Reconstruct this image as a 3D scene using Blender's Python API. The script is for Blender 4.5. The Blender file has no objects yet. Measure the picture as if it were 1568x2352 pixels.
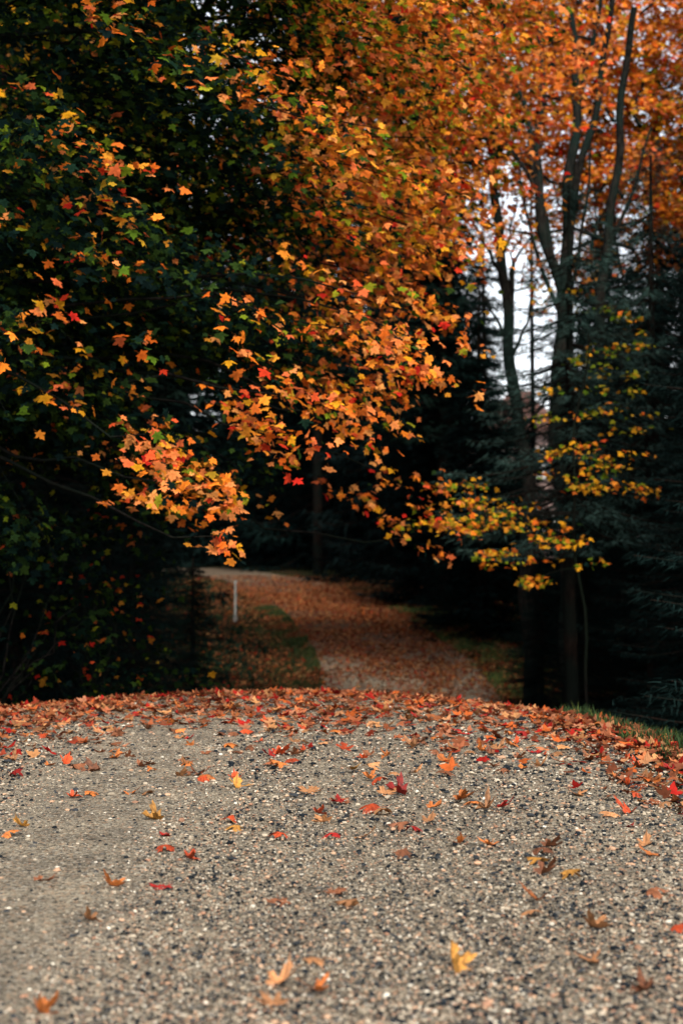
import bpy, math, bmesh
import numpy as np
from mathutils import Vector
rng = np.random.default_rng(11)
scene = bpy.context.scene
COL = scene.collection

# ---------------------------------------------------------------- helpers
def link(o):
    COL.objects.link(o); return o

def empty(name, loc, label, category, group=None):
    e = bpy.data.objects.new(name, None); e.location = loc
    e.empty_display_size = .3
    e["label"] = label; e["category"] = category
    if group: e["group"] = group
    return link(e)

def tri_mesh(name, V, F, C=None, mat=None, smooth=False):
    me = bpy.data.meshes.new(name)
    V = np.ascontiguousarray(V, dtype=np.float32); F = np.ascontiguousarray(F, dtype=np.int32)
    n, m, k = len(V), len(F), F.shape[1]
    me.vertices.add(n); me.vertices.foreach_set("co", V.ravel())
    me.loops.add(m*k); me.loops.foreach_set("vertex_index", F.ravel())
    me.polygons.add(m)
    me.polygons.foreach_set("loop_start", np.arange(0, m*k, k, dtype=np.int32))
    me.polygons.foreach_set("loop_total", np.full(m, k, dtype=np.int32))
    me.update(calc_edges=True)
    if C is not None:
        a = me.color_attributes.new("tint", 'FLOAT_COLOR', 'POINT')
        c4 = np.ones((n, 4), dtype=np.float32); c4[:, :3] = C
        a.data.foreach_set("color", c4.ravel())
    me.polygons.foreach_set("use_smooth", np.full(m, smooth, dtype=bool))
    if mat: me.materials.append(mat)
    return me

def obj(name, me, parent=None, loc=None):
    o = bpy.data.objects.new(name, me); link(o)
    if parent: o.parent = parent
    if loc is not None: o.location = loc
    return o

def instances(TV, TF, P, R, S, C, vj=None):
    n, k = len(P), len(TV)
    V = np.einsum('nij,kj->nki', R, TV) * np.asarray(S).reshape(n, 1, -1) + P[:, None, :]
    F = (TF[None] + (np.arange(n)*k)[:, None, None]).reshape(-1, TF.shape[1])
    CC = np.repeat(C[:, None, :], k, axis=1)
    if vj is not None: CC = CC * vj[None, :, None]
    return V.reshape(-1, 3), F, CC.reshape(-1, 3)

def join(*gs):
    VV, FF, CC, off = [], [], [], 0
    for a, b, c in gs: VV.append(a); FF.append(b+off); CC.append(c); off += len(a)
    return np.concatenate(VV), np.concatenate(FF), np.concatenate(CC)

def norm(a): return a/np.maximum(np.linalg.norm(a, axis=-1, keepdims=True), 1e-9)

def frames(tip, nrm):
    y = norm(tip); z = norm(nrm - (nrm*y).sum(-1, keepdims=True)*y); x = np.cross(y, z)
    return np.stack([x, y, z], axis=-1)

def at(u, v, d):
    return np.array([(u-.5)*.48*d, d, .9+(.555-v)*.72*d])

# ---------------------------------------------------------------- terrain
KY = [-400, 0, 8, 10.4, 12, 14, 18, 22, 27, 33, 40, 55, 70, 100, 200, 600]
KZ = [0, 0, 0, -.02, -.17, -.55, -1.3, -1.6, -1.42, -.95, -.4, .40, .85, 1.3, 2., 3.]
def H(x, y):
    x = np.asarray(x, float); y = np.asarray(y, float)
    dx = x+.25
    arc = np.where(dx < 0, .38*dx*dx, .85*dx*dx); arc = 3.3*(1-np.exp(-arc/3.3))
    f = np.clip((24-y)/11, 0, 1); f = f*f*(3-2*f)
    ye = y + arc*f
    z = sum(np.interp(ye+o, KY, KZ) for o in np.linspace(-.9, .9, 7))/7
    z = z - .03*(1-np.exp(-dx*dx/6))*np.clip(f, .2, 1)
    q = np.clip((x-1.5)/2.0, 0, 1)*f; z = z-.6*q*q*(3-2*q)
    q = np.clip((-2.6-x)/2, 0, 1)*f; z = z-.3*q*q*(3-2*q)
    z = z + .012*np.sin(x*1.3+y*.7)*np.sin(y*.9-x*.4) + .02*np.sin(x*.35+2)*np.sin(y*.22)
    z = z + .25*np.clip((np.abs(x)-6)/10, 0, 3)*np.sin(x*.21)*np.cos(y*.17)
    return z

PY = [-30, 0, 10, 14, 20, 27, 33, 40, 55, 70, 85, 100]
PX = [-.9, -.9, -.9, -.2, .9, 1.4, 1.0, .1, -2.6, -7., -15, -26]
PW = [2.4, 2.35, 2.35, 2.2, 1.8, 1.75, 1.75, 1.75, 1.8, 2.0, 2.2, 2.1]
def road(y):
    cx = sum(np.interp(y+o, PY, PX) for o in np.linspace(-2, 2, 9))/9
    return cx, np.interp(y, PY, PW)

# ---------------------------------------------------------------- materials
def newmat(name):
    m = bpy.data.materials.new(name); m.use_nodes = True
    nt = m.node_tree; nt.nodes.clear()
    out = nt.nodes.new("ShaderNodeOutputMaterial")
    return m, nt, out
def nd(nt, t, **kw):
    n = nt.nodes.new(t)
    for k, v in kw.items():
        if k in n.inputs.keys(): n.inputs[k].default_value = v
        else: setattr(n, k, v)
    return n
def ramp(nt, stops, interp='LINEAR'):
    r = nt.nodes.new("ShaderNodeValToRGB"); e = r.color_ramp.elements
    r.color_ramp.interpolation = interp
    while len(e) < len(stops): e.new(.5)
    for i, (p, c) in enumerate(stops):
        e[i].position = p; e[i].color = (*c, 1) if len(c) == 3 else c
    return r
def mix(nt, a, b, fac, mode='MIX'):
    m = nt.nodes.new("ShaderNodeMix"); m.data_type = 'RGBA'; m.blend_type = mode
    for s, v in ((m.inputs[0], fac), (m.inputs[6], a), (m.inputs[7], b)):
        if isinstance(v, bpy.types.NodeSocket): nt.links.new(v, s)
        elif isinstance(v, tuple): s.default_value = (*v, 1)
        else: s.default_value = v
    return m.outputs[2]

def diffuse_tint(name, transl=0.):
    m, nt, out = newmat(name); a = nd(nt, "ShaderNodeAttribute", attribute_name="tint"); d = nd(nt, "ShaderNodeBsdfDiffuse")
    nt.links.new(a.outputs[0], d.inputs[0])
    if transl:
        t = nd(nt, "ShaderNodeBsdfTranslucent"); nt.links.new(a.outputs[0], t.inputs[0])
        mx = nd(nt, "ShaderNodeMixShader"); mx.inputs[0].default_value = transl
        nt.links.new(d.outputs[0], mx.inputs[1]); nt.links.new(t.outputs[0], mx.inputs[2]); nt.links.new(mx.outputs[0], out.inputs[0])
    else: nt.links.new(d.outputs[0], out.inputs[0])
    return m
M_LEAF = diffuse_tint("maple_leaf_material", .22)
M_NEEDLE = diffuse_tint("needle_material")
M_GRASS = diffuse_tint("grass_material")
M_LITTER = diffuse_tint("litter_material")

def bark_material(name, dark, light, moss):
    m, nt, out = newmat(name); L = nt.links
    g = nd(nt, "ShaderNodeNewGeometry")
    mp = nd(nt, "ShaderNodeMapping"); mp.inputs["Scale"].default_value = (9, 9, 2)
    L.new(g.outputs["Position"], mp.inputs[0])
    n = nd(nt, "ShaderNodeTexNoise", Scale=3., Detail=4., Roughness=.7); L.new(mp.outputs[0], n.inputs["Vector"])
    n2 = nd(nt, "ShaderNodeTexNoise", Scale=1.6, Detail=2.); L.new(g.outputs["Position"], n2.inputs["Vector"])
    r = ramp(nt, [(.35, dark), (.65, light)]); L.new(n.outputs[0], r.inputs[0])
    r2 = ramp(nt, [(.45, (0, 0, 0)), (.6, (1, 1, 1))]); L.new(n2.outputs[0], r2.inputs[0])
    c = mix(nt, r.outputs[0], moss, r2.outputs[0])
    p = nd(nt, "ShaderNodeBsdfDiffuse"); L.new(c, p.inputs["Color"])
    b = nd(nt, "ShaderNodeBump", Strength=.8, Distance=.04); L.new(n.outputs[0], b.inputs["Height"])
    L.new(b.outputs[0], p.inputs["Normal"]); L.new(p.outputs[0], out.inputs[0])
    return m
M_BARK = bark_material("maple_bark", (.005, .005, .005), (.036, .032, .027), (.014, .024, .02))
M_DBARK = bark_material("dark_maple_bark", (.004, .004, .004), (.02, .018, .015), (.010, .014, .010))
M_SBARK = bark_material("spruce_bark", (.005, .004, .004), (.026, .018, .014), (.009, .012, .010))

def plain(name, col, rough=.6, scale=12., amt=.25):
    m, nt, out = newmat(name); L = nt.links
    g = nd(nt, "ShaderNodeNewGeometry"); n = nd(nt, "ShaderNodeTexNoise", Scale=scale, Detail=3.)
    L.new(g.outputs["Position"], n.inputs["Vector"])
    r = ramp(nt, [(.3, tuple(c*(1-amt) for c in col)), (.7, tuple(min(1, c*(1+amt)) for c in col))])
    L.new(n.outputs[0], r.inputs[0])
    p = nd(nt, "ShaderNodeBsdfPrincipled", Roughness=rough); L.new(r.outputs[0], p.inputs["Base Color"])
    L.new(p.outputs[0], out.inputs[0]); return m

def gravel_material():
    m, nt, out = newmat("gravel_surface"); L = nt.links
    g = nd(nt, "ShaderNodeNewGeometry"); P = g.outputs["Position"]
    v = nd(nt, "ShaderNodeTexVoronoi", Scale=120.); L.new(P, v.inputs["Vector"])
    sep = nd(nt, "ShaderNodeSeparateColor"); L.new(v.outputs["Color"], sep.inputs[0])
    stones = ramp(nt, [(0., (.025, .027, .028)), (.16, (.11, .10, .085)), (.30, (.31, .26, .195)), (.52, (.46, .385, .285)),
                       (.78, (.50, .33, .21)), (.89, (.66, .60, .49))], 'CONSTANT')
    L.new(sep.outputs[0], stones.inputs[0])
    fine = nd(nt, "ShaderNodeTexNoise", Scale=170., Detail=3., Roughness=.95); L.new(P, fine.inputs["Vector"])
    sand = ramp(nt, [(.42, (.07, .062, .05)), (.49, (.38, .325, .24)), (.62, (.64, .55, .42))]); L.new(fine.outputs[0], sand.inputs[0])
    big = nd(nt, "ShaderNodeTexNoise", Scale=1.6, Detail=6., Roughness=.8)
    mp = nd(nt, "ShaderNodeMapping"); mp.inputs["Scale"].default_value = (2.4, .4, 1); L.new(P, mp.inputs[0]); L.new(mp.outputs[0], big.inputs["Vector"])
    bm = ramp(nt, [(.42, (.15, .15, .15)), (.62, (.6, .6, .6))]); L.new(big.outputs[0], bm.inputs[0])
    c = mix(nt, stones.outputs[0], sand.outputs[0], bm.outputs[0])
    med = nd(nt, "ShaderNodeTexNoise", Scale=5., Detail=7., Roughness=.8); L.new(P, med.inputs["Vector"])
    mr = ramp(nt, [(.36, (.6, .6, .61)), (.62, (1.1, 1.08, 1.03))]); L.new(med.outputs[0], mr.inputs[0])
    c = mix(nt, c, mr.outputs[0], 1., 'MULTIPLY')
    sp = nd(nt, "ShaderNodeSeparateXYZ"); L.new(P, sp.inputs[0])
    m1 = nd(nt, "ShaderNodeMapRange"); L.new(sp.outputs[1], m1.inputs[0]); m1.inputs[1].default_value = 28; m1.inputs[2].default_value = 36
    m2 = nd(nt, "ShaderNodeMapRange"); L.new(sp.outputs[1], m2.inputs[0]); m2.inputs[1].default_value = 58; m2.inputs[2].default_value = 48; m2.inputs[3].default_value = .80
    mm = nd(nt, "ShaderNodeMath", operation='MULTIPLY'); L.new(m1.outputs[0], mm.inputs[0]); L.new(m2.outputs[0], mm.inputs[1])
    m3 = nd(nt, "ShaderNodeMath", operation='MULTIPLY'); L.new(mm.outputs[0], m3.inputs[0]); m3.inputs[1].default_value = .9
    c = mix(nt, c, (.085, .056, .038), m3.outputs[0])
    p = nd(nt, "ShaderNodeBsdfDiffuse"); L.new(c, p.inputs["Color"])
    b = nd(nt, "ShaderNodeBump", Strength=1., Distance=.007); L.new(v.outputs["Distance"], b.inputs["Height"]); b.invert = True
    b2 = nd(nt, "ShaderNodeBump", Strength=1., Distance=.008); L.new(fine.outputs[0], b2.inputs["Height"]); L.new(b.outputs[0], b2.inputs["Normal"])
    L.new(b2.outputs[0], p.inputs["Normal"]); L.new(p.outputs[0], out.inputs[0])
    return m

def floor_material():
    m, nt, out = newmat("forest_floor"); L = nt.links
    g = nd(nt, "ShaderNodeNewGeometry"); P = g.outputs["Position"]
    n = nd(nt, "ShaderNodeTexNoise", Scale=14., Detail=5., Roughness=.75); L.new(P, n.inputs["Vector"])
    n2 = nd(nt, "ShaderNodeTexNoise", Scale=.9, Detail=2.); L.new(P, n2.inputs["Vector"])
    a = ramp(nt, [(.35, (.008, .008, .005)), (.55, (.04, .025, .014)), (.72, (.14, .055, .02))]); L.new(n.outputs[0], a.inputs[0])
    g2 = ramp(nt, [(.35, (.008, .014, .007)), (.7, (.03, .045, .018))]); L.new(n.outputs[0], g2.inputs[0])
    f = ramp(nt, [(.42, (0, 0, 0)), (.58, (1, 1, 1))]); L.new(n2.outputs[0], f.inputs[0])
    c = mix(nt, a.outputs[0], g2.outputs[0], f.outputs[0])
    p = nd(nt, "ShaderNodeBsdfDiffuse"); L.new(c, p.inputs["Color"])
    L.new(p.outputs[0], out.inputs[0]); return m

# ---------------------------------------------------------------- ground + road
def grid(xs, ys, dz=0.):
    X, Y = np.meshgrid(xs, ys); Z = H(X, Y)+dz
    V = np.stack([X, Y, Z], -1).reshape(-1, 3)
    nx, ny = len(xs), len(ys); i = np.arange(ny-1)[:, None]*nx+np.arange(nx-1)[None]
    F = np.stack([i, i+1, i+1+nx, i+nx], -1).reshape(-1, 4)
    return V, F
xs = np.concatenate([-np.geomspace(500, 6.2, 40), np.arange(-6, 6.01, .15), np.geomspace(6.2, 500, 40)])
ys = np.concatenate([-np.geomspace(300, 1.2, 20), np.arange(-1, 30, .15), np.arange(30, 75, .5), np.geomspace(75, 600, 40)])
V, F = grid(xs, ys)
g = obj("ground", tri_mesh("ground", V, F, mat=floor_material(), smooth=True)); g["kind"] = "structure"; g["label"] = "dark forest floor with grass and soil"
ry = np.concatenate([np.arange(-12, 30, .1), np.arange(30, 99, .3)])
cx, hw = road(ry)
tt = np.linspace(-1, 1, 61)
wob = .10*np.sin(ry*2.1)+.07*np.sin(ry*5.3+1)+.05*np.sin(ry*11.7)
X = cx[:, None]+tt[None]*(hw[:, None]) + np.sign(tt)[None]*(np.abs(tt)[None]**6)*wob[:, None]
Y = np.repeat(ry[:, None], 61, 1)
Z = H(X, Y)+.012-.03*np.abs(tt)[None]**12 + .006*np.cos(tt*7)[None]
V = np.stack([X, Y, Z], -1).reshape(-1, 3); i = np.arange(len(ry)-1)[:, None]*61+np.arange(60)[None]
F = np.stack([i, i+1, i+62, i+61], -1).reshape(-1, 4)
r = obj("gravel_road", tri_mesh("gravel_road", V, F, mat=gravel_material(), smooth=True)); r["kind"] = "structure"; r["label"] = "grey sandy gravel road through the woods"

# ---------------------------------------------------------------- pebbles
ph = (1+5**.5)/2
ICO = norm(np.array([(-1, ph, 0), (1, ph, 0), (-1, -ph, 0), (1, -ph, 0), (0, -1, ph), (0, 1, ph), (0, -1, -ph), (0, 1, -ph), (ph, 0, -1), (ph, 0, 1), (-ph, 0, -1), (-ph, 0, 1)], float))
ICOF = np.array([(0, 11, 5), (0, 5, 1), (0, 1, 7), (0, 7, 10), (0, 10, 11), (1, 5, 9), (5, 11, 4), (11, 10, 2), (10, 7, 6), (7, 1, 8), (3, 9, 4), (3, 4, 2), (3, 2, 6), (3, 6, 8), (3, 8, 9), (4, 9, 5), (2, 4, 11), (6, 2, 10), (8, 6, 7), (9, 8, 1)])
OCT = np.array([(1, 0, 0), (-1, 0, 0), (0, 1, 0), (0, -1, 0), (0, 0, 1), (0, 0, -1)], float); OCTF = np.array([(0, 2, 4), (2, 1, 4), (1, 3, 4), (3, 0, 4), (2, 0, 5), (1, 2, 5), (3, 1, 5), (0, 3, 5)])
def pebbles(n, mean, sd, rmin, rmax, TV_, TF_, probs, power, base=.45, pa=.14):
    y = 1/rng.uniform(1/9.8, 1/2.3, n); x = rng.uniform(-.30, .30, n)*y + rng.normal(0, .15, n)
    keep = x < 1.45; x, y = x[keep], y[keep]; n = len(x)
    patch = np.sin(x*5.9+y*.35+.8)*.6+np.sin(x*9.1-y*.6+1)*.5+np.sin(y*1.9+x)*.25+.6*np.sin(x*11+y*4)*np.sin(y*9-x*3)
    keep = rng.random(n) < np.clip(base+pa*patch+power*np.clip((x-.1)*1.3+.25*(y < 4)*(x > 0), -.15, 1), .15, 1); x, y = x[keep], y[keep]; n = len(x)
    rad = np.clip(np.exp(rng.normal(math.log(mean), sd, n)), rmin, rmax)*np.clip(y/4.5, .85, 1.6)
    th = rng.uniform(0, 6.283, n); ca, sa = np.cos(th), np.sin(th)
    R = np.zeros((n, 3, 3)); R[:, 0, 0] = ca; R[:, 0, 1] = -sa; R[:, 1, 0] = sa; R[:, 1, 1] = ca; R[:, 2, 2] = 1
    R = R*np.stack([rng.uniform(.8, 1.5, n), rng.uniform(.7, 1.1, n), rng.uniform(.45, .8, n)], -1)[:, None, :]
    pal = np.array([(.014, .018, .022), (.04, .044, .048), (.12, .11, .095), (.31, .26, .19), (.48, .40, .295), (.52, .32, .20), (.35, .19, .12), (.68, .61, .49)])
    pk = rng.choice(len(pal), n, p=probs)
    C = pal[pk]*rng.uniform(.75, 1.15, (n, 1)); P = np.stack([x, y, H(x, y)+.015+rad*.25], -1)
    V, F, CC = instances(TV_*rng.uniform(.8, 1.15, (len(TV_), 1)), TF_, P, R, rad, C)
    return V+rng.normal(0, .0005, V.shape), F, CC
A = pebbles(130000, .0030, .35, .0016, .006, OCT, OCTF, [.14, .11, .11, .18, .23, .11, .06, .06], .0, .70, .16)
B = pebbles(28000, .0048, .33, .003, .012, ICO, ICOF, [.34, .22, .11, .11, .11, .06, .03, .02], .35, .40, .12)
o = obj("gravel", tri_mesh("gravel", *join(A, B), diffuse_tint("pebble_material"))); o["kind"] = "stuff"; o["label"] = "loose mixed grey, dark and pinkish gravel stones"; o["category"] = "gravel"

# ---------------------------------------------------------------- leaf templates
HD = [(0, 0), (.18, -.13), (.30, -.12), (.52, -.20), (.44, -.04), (.46, .04), (.36, .10), (.60, .17), (.68, .25), (.92, .36), (.74, .44), (.70, .54), (.52, .48), (.30, .40), (.22, .48), (.27, .64), (.40, .74), (.25, .78), (.22, .90), (.10, .92), (0, 1.12)]
HM = [(0, 0), (.2, -.12), (.50, -.18), (.42, .08), (.66, .2), (.90, .38), (.64, .52), (.32, .48), (.38, .74), (.17, .86), (0, 1.1)]
HL = [(0, 0), (.48, -.16), (.40, .10), (.88, .38), (.30, .48), (.34, .76), (0, 1.1)]
HS = [(0, -.05), (.42, .05), (.75, .42), (.25, .5), (0, 1.05)]
def template(half, rings, curl=-.18, fold=.0, bend=0., seed=0, stem=True, asym=0.):
    out_ = half + [(-a*(1-asym), b) for a, b in half[-2:0:-1]]
    O = np.array(out_, float); k = len(O); c = np.array([0, .28])
    if asym: O += np.random.default_rng(seed).normal(0, .03, O.shape)
    V2 = [c[None]]
    for r_ in rings: V2.append(c+(O-c)*r_)
    V2.append(O); V2 = np.concatenate(V2); nr = len(rings)+1
    F = [(0, 1+j, 1+(j+1) % k) for j in range(k)]
    for a in range(nr-1):
        for j in range(k):
            A = 1+a*k+j; B = 1+a*k+(j+1) % k; F += [(A, A+k, B+k), (A, B+k, B)]
    x, yv = V2[:, 0], V2[:, 1]-.28
    r2 = x*x+yv*yv; ang = np.arctan2(yv, x)
    z = curl*r2 + fold*np.abs(x) + bend*yv*np.abs(yv) + .10*r2*np.sin(3*ang+seed)+.06*np.sqrt(r2)*np.sin(5*ang+seed*2.)
    V = np.stack([x, V2[:, 1], z], -1)
    shade = np.full(len(V), 1.05); shade[0] = .75
    if stem:
        b = len(V); s = np.array([(-.015, .02, 0), (.015, .02, 0), (.03, -.35, -.05), (.0, -.35, -.05), (.10, -.72, -.02), (.075, -.72, -.02)])
        V = np.concatenate([V, s]); F += [(b, b+1, b+2), (b, b+2, b+3), (b+3, b+2, b+4), (b+3, b+4, b+5)]
        shade = np.concatenate([shade, np.full(6, .6)])
    return V, np.array(F), shade

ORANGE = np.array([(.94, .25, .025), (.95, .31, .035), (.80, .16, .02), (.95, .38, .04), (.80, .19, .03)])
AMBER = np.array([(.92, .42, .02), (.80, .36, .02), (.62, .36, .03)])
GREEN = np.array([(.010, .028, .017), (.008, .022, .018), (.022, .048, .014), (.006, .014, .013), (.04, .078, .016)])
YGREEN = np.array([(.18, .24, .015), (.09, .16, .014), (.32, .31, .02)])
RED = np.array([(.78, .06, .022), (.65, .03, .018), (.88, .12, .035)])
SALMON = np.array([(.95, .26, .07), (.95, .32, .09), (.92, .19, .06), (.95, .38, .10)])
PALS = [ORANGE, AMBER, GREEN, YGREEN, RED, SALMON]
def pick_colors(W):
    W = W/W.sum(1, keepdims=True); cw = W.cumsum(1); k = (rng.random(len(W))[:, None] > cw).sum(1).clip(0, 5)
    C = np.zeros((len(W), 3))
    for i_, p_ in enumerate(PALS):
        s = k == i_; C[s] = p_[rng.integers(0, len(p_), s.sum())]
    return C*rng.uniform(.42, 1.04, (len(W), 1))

def spray_leaves(c, d, L, Wd, cnt, W, size, tmpl, droop=.25, thick=.05, light=(0.2, -.5, 0), jitn=.5, dim=None):
    m = len(c); idx = np.repeat(np.arange(m), cnt); n = len(idx)
    d = norm(d)[idx]; up = np.array([0, 0, 1.])
    side = norm(np.cross(d, up)); nrm_ = np.cross(side, d)
    t = rng.uniform(-.5, .5, n); w = rng.normal(0, .42, n).clip(-1, 1)*(1-.55*(t+.5))
    tw = np.round(t*6)/6; t = tw*.7+t*.3+np.abs(w)*.22
    Lx, Wx = L[idx], Wd[idx]
    P = c[idx]+d*(t*Lx)[:, None]+side*(w*Wx)[:, None]+nrm_*(rng.normal(0, thick, n))[:, None]
    P[:, 2] -= droop*Lx*(t+.5)**2*.5+droop*Wx*w*w
    tip = d*.7+side*(np.sign(w)*.6)[:, None]+rng.normal(0, .5, (n, 3)); tip[:, 2] -= .45
    nn = up*.75+np.array(light)+nrm_*.3+rng.normal(0, jitn, (n, 3))
    R = frames(tip, nn); S = size*rng.uniform(.5, 1.3, n)
    C = pick_colors(W[idx])
    if dim is not None: C = C*(dim if np.isscalar(dim) else dim[idx][:, None])
    which = rng.integers(0, len(tmpl), n)
    return join(*[instances(TV, TF, P[which == i_], R[which == i_], S[which == i_], C[which == i_], sh) for i_, (TV, TF, sh) in enumerate(tmpl)])

def tubes(paths, sides=7):
    VV, FF = [], []; off = 0
    ang = np.linspace(0, 2*math.pi, sides, endpoint=False)
    for pts, rad_ in paths:
        pts = np.asarray(pts, float); n = len(pts); rad_ = np.asarray(rad_, float)
        T = norm(np.gradient(pts, axis=0)); ref = np.array([0, 0, 1.]) if abs(T[0, 2]) < .8 else np.array([0, 1., 0])
        A = norm(np.cross(T, ref)); B = np.cross(T, A)
        ring = pts[:, None]+rad_[:, None, None]*(np.cos(ang)[None, :, None]*A[:, None]+np.sin(ang)[None, :, None]*B[:, None])
        VV.append(ring.reshape(-1, 3))
        i_ = np.arange(n-1)[:, None]*sides; j = np.arange(sides)[None]; j2 = (j+1) % sides
        FF.append(np.stack([i_+j, i_+j2, i_+sides+j2, i_+sides+j], -1).reshape(-1, 4)+off); off += n*sides
    return np.concatenate(VV), np.concatenate(FF)

def limb(a, b, r0, r1, n=9, sag=.15, wob=.06, seed=0):
    rg = np.random.default_rng(seed); a, b = np.array(a, float), np.array(b, float); t = np.linspace(0, 1, n)[:, None]
    p = a+(b-a)*t; Ln = np.linalg.norm(b-a)
    p[:, 2] += (sag*Ln*np.sin(t[:, 0]*math.pi))
    w = np.cumsum(rg.normal(0, 1, (n, 3)), 0); w = w-w[0]-(w[-1]-w[0])*t
    return p+w*wob*Ln/n*1.5, r0+(r1-r0)*t[:, 0]**.8

def catmull(pts, n=24, wig=0.):
    pts = np.array(pts, float); P = np.vstack([2*pts[0]-pts[1], pts, 2*pts[-1]-pts[-2]]); out = []
    for i_ in range(1, len(P)-2):
        for t in np.linspace(0, 1, max(2, n//(len(pts)-1)), endpoint=False):
            a, b, c, d = P[i_-1:i_+3]
            out.append(.5*((2*b)+(c-a)*t+(2*a-5*b+4*c-d)*t*t+(-a+3*b-3*c+d)*t**3))
    out.append(pts[-1]); out = np.array(out)
    if wig:
        z = out[:, 2]; e = np.minimum(np.arange(len(out)), 3)/3.
        out[:, 0] += e*wig*(np.sin(z*1.9+pts[0, 0]*5)+.5*np.sin(z*4.3+pts[-1, 0]*9)); out[:, 1] += e*wig*np.sin(z*2.3+1)
    return out

TM = [template(HM, [], curl=-.22, seed=1), template(HM, [], curl=.18, fold=-.2, seed=2), template(HM, [], curl=-.1, bend=-.35, seed=3, asym=.2), template(HM, [], curl=-.6, fold=.15, seed=6), template(HM, [], curl=.3, fold=-.5, seed=8, asym=.3)]
TL = [template(HL, [], curl=-.22, seed=4, stem=False), template(HL, [], curl=.1, fold=-.25, seed=5, stem=False)]
TS = [template(HS, [], curl=.3, seed=4, stem=False), template(HS, [], curl=-.2, fold=.2, seed=6, stem=False)]

def finish_tree(name, base, label, trunk_paths, bark, crown, sides=8, cat="tree"):
    base = np.array(base, float)
    e = empty(name, base, label, cat)
    V, F = tubes(trunk_paths, sides)
    obj("trunk" if cat == "tree" else "stem", tri_mesh(name+"_trunk", V-base, F, mat=bark, smooth=True), e)
    V, F, C = crown
    obj("crown" if cat == "tree" else "foliage", tri_mesh(name+"_crown", V-base, F, C, mat=M_LEAF), e)
    return e

def snoise(p, s, ph=0.):
    return (np.sin(p[:, 0]*s*1.7+ph+np.sin(p[:, 2]*s*1.3)*1.2)+np.sin(p[:, 1]*s*1.3+ph*2+p[:, 2]*s*.7)+np.sin(p[:, 2]*s*2.1-ph+p[:, 0]*s))/3

def crown_sprays(cen, rad_, m, rmin, cond, seed):
    rg = np.random.default_rng(seed); cen = np.array(cen, float); rad_ = np.array(rad_, float)
    u = norm(rg.normal(0, 1, (m*12, 3))); rr = rmin+(1.02-rmin)*rg.random(m*12)**.6
    p = cen+u*rad_*rr[:, None]
    k = cond(p); p, rr = p[k][:m], rr[k][:m]
    d = p-cen; d[:, 2] = d[:, 2]*.15-.20*np.linalg.norm(d[:, :2], axis=1)
    d = norm(d)+rg.normal(0, .22, (len(p), 3))*np.array([1, 1, .5])
    return p, d, rr
def sig(x): return 1/(1+np.exp(-x))

# ================================================================ big maple beside the road
cen = np.array([-4.5, 12.0, 6.0])
p, d, rr = crown_sprays(cen, (5.75, 5.0, 5.3), 2900, .5, lambda p: (p[:, 1] < 12.8) & (p[:, 2] > 1.2) & (p[:, 2] < 8.) & (p[:, 0] > -.30*p[:, 1]-.4), 3)
gap = np.sin(p[:, 2]*5.2+.9*np.sin(p[:, 0]*1.3+p[:, 1]*.8)+p[:, 0]*1.5)+.9*snoise(p, 1.9, .7)
k = (gap > -.05) | (rr < .77); p, d, rr, gap = p[k], d[k], rr[k], gap[k]
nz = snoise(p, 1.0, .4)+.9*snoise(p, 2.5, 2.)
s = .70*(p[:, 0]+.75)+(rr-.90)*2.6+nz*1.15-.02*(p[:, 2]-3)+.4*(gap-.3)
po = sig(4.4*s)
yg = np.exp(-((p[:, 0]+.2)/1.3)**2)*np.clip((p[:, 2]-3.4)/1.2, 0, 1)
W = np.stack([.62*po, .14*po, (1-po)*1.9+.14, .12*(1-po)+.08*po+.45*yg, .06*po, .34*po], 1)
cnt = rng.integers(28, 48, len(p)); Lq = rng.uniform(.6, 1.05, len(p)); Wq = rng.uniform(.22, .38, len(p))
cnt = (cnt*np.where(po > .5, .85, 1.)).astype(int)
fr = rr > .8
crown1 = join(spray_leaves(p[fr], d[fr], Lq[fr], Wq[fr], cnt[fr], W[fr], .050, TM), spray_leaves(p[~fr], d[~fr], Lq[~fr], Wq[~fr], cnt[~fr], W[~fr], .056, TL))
ex = []
for (u_, v_, dd, L_) in [(.56, .485, 13, .8), (.61, .49, 13, .7), (.43, .39, 9.5, .9), (.36, .35, 9, .9), (.53, .385, 10.5, .7), (.47, .395, 10.5, .7), (.57, .375, 11, .6),
                        (.28, .47, 9, .8), (.24, .445, 8.5, .8), (.36, .42, 9.5, .8), (.55, .35, 10.5, .8), (.63, .28, 11, .8), (.57, .32, 10.5, .9), (.60, .22, 11, 1.1), (.64, .24, 11, 1.),
                        (.48, .30, 9.4, 1.), (.50, .335, 10, 1.), (.62, .17, 11, 1.1), (.64, .11, 11.5, 1.2), (.62, .05, 11, 1.2), (.58, .0, 11, 1.2), (.30, .50, 9.6, .6), (.44, .13, 10, .9), (.50, .07, 10, .9)]:
    for q in range(3): ex.append((at(u_, v_, dd)+rng.normal(0, .15, 3), L_))
pe = np.array([a for a, b in ex]); Le = np.array([b for a, b in ex])
de = norm(pe-cen); de[:, 2] = -.22; de += rng.normal(0, .15, de.shape)
We = np.tile(np.array([[.60, .10, .16, .08, .07, .45]]), (len(pe), 1))
crown1 = join(crown1, spray_leaves(pe, de, Le, Le*.32, rng.integers(28, 42, len(pe)), We, .049, TM))
b0 = (-5.2, 12.5, float(H(-5.2, 12.5))-.1)
c_ = catmull([b0, (-5.1, 12.4, 2), (-4.9, 12.2, 4.5), (-4.7, 12, 7), (-4.5, 12, 10)])
paths = [(c_, np.linspace(.32, .08, len(c_)))]
tgt = p[rr > .8]; sel = rng.choice(len(tgt), 30, replace=False)
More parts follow.
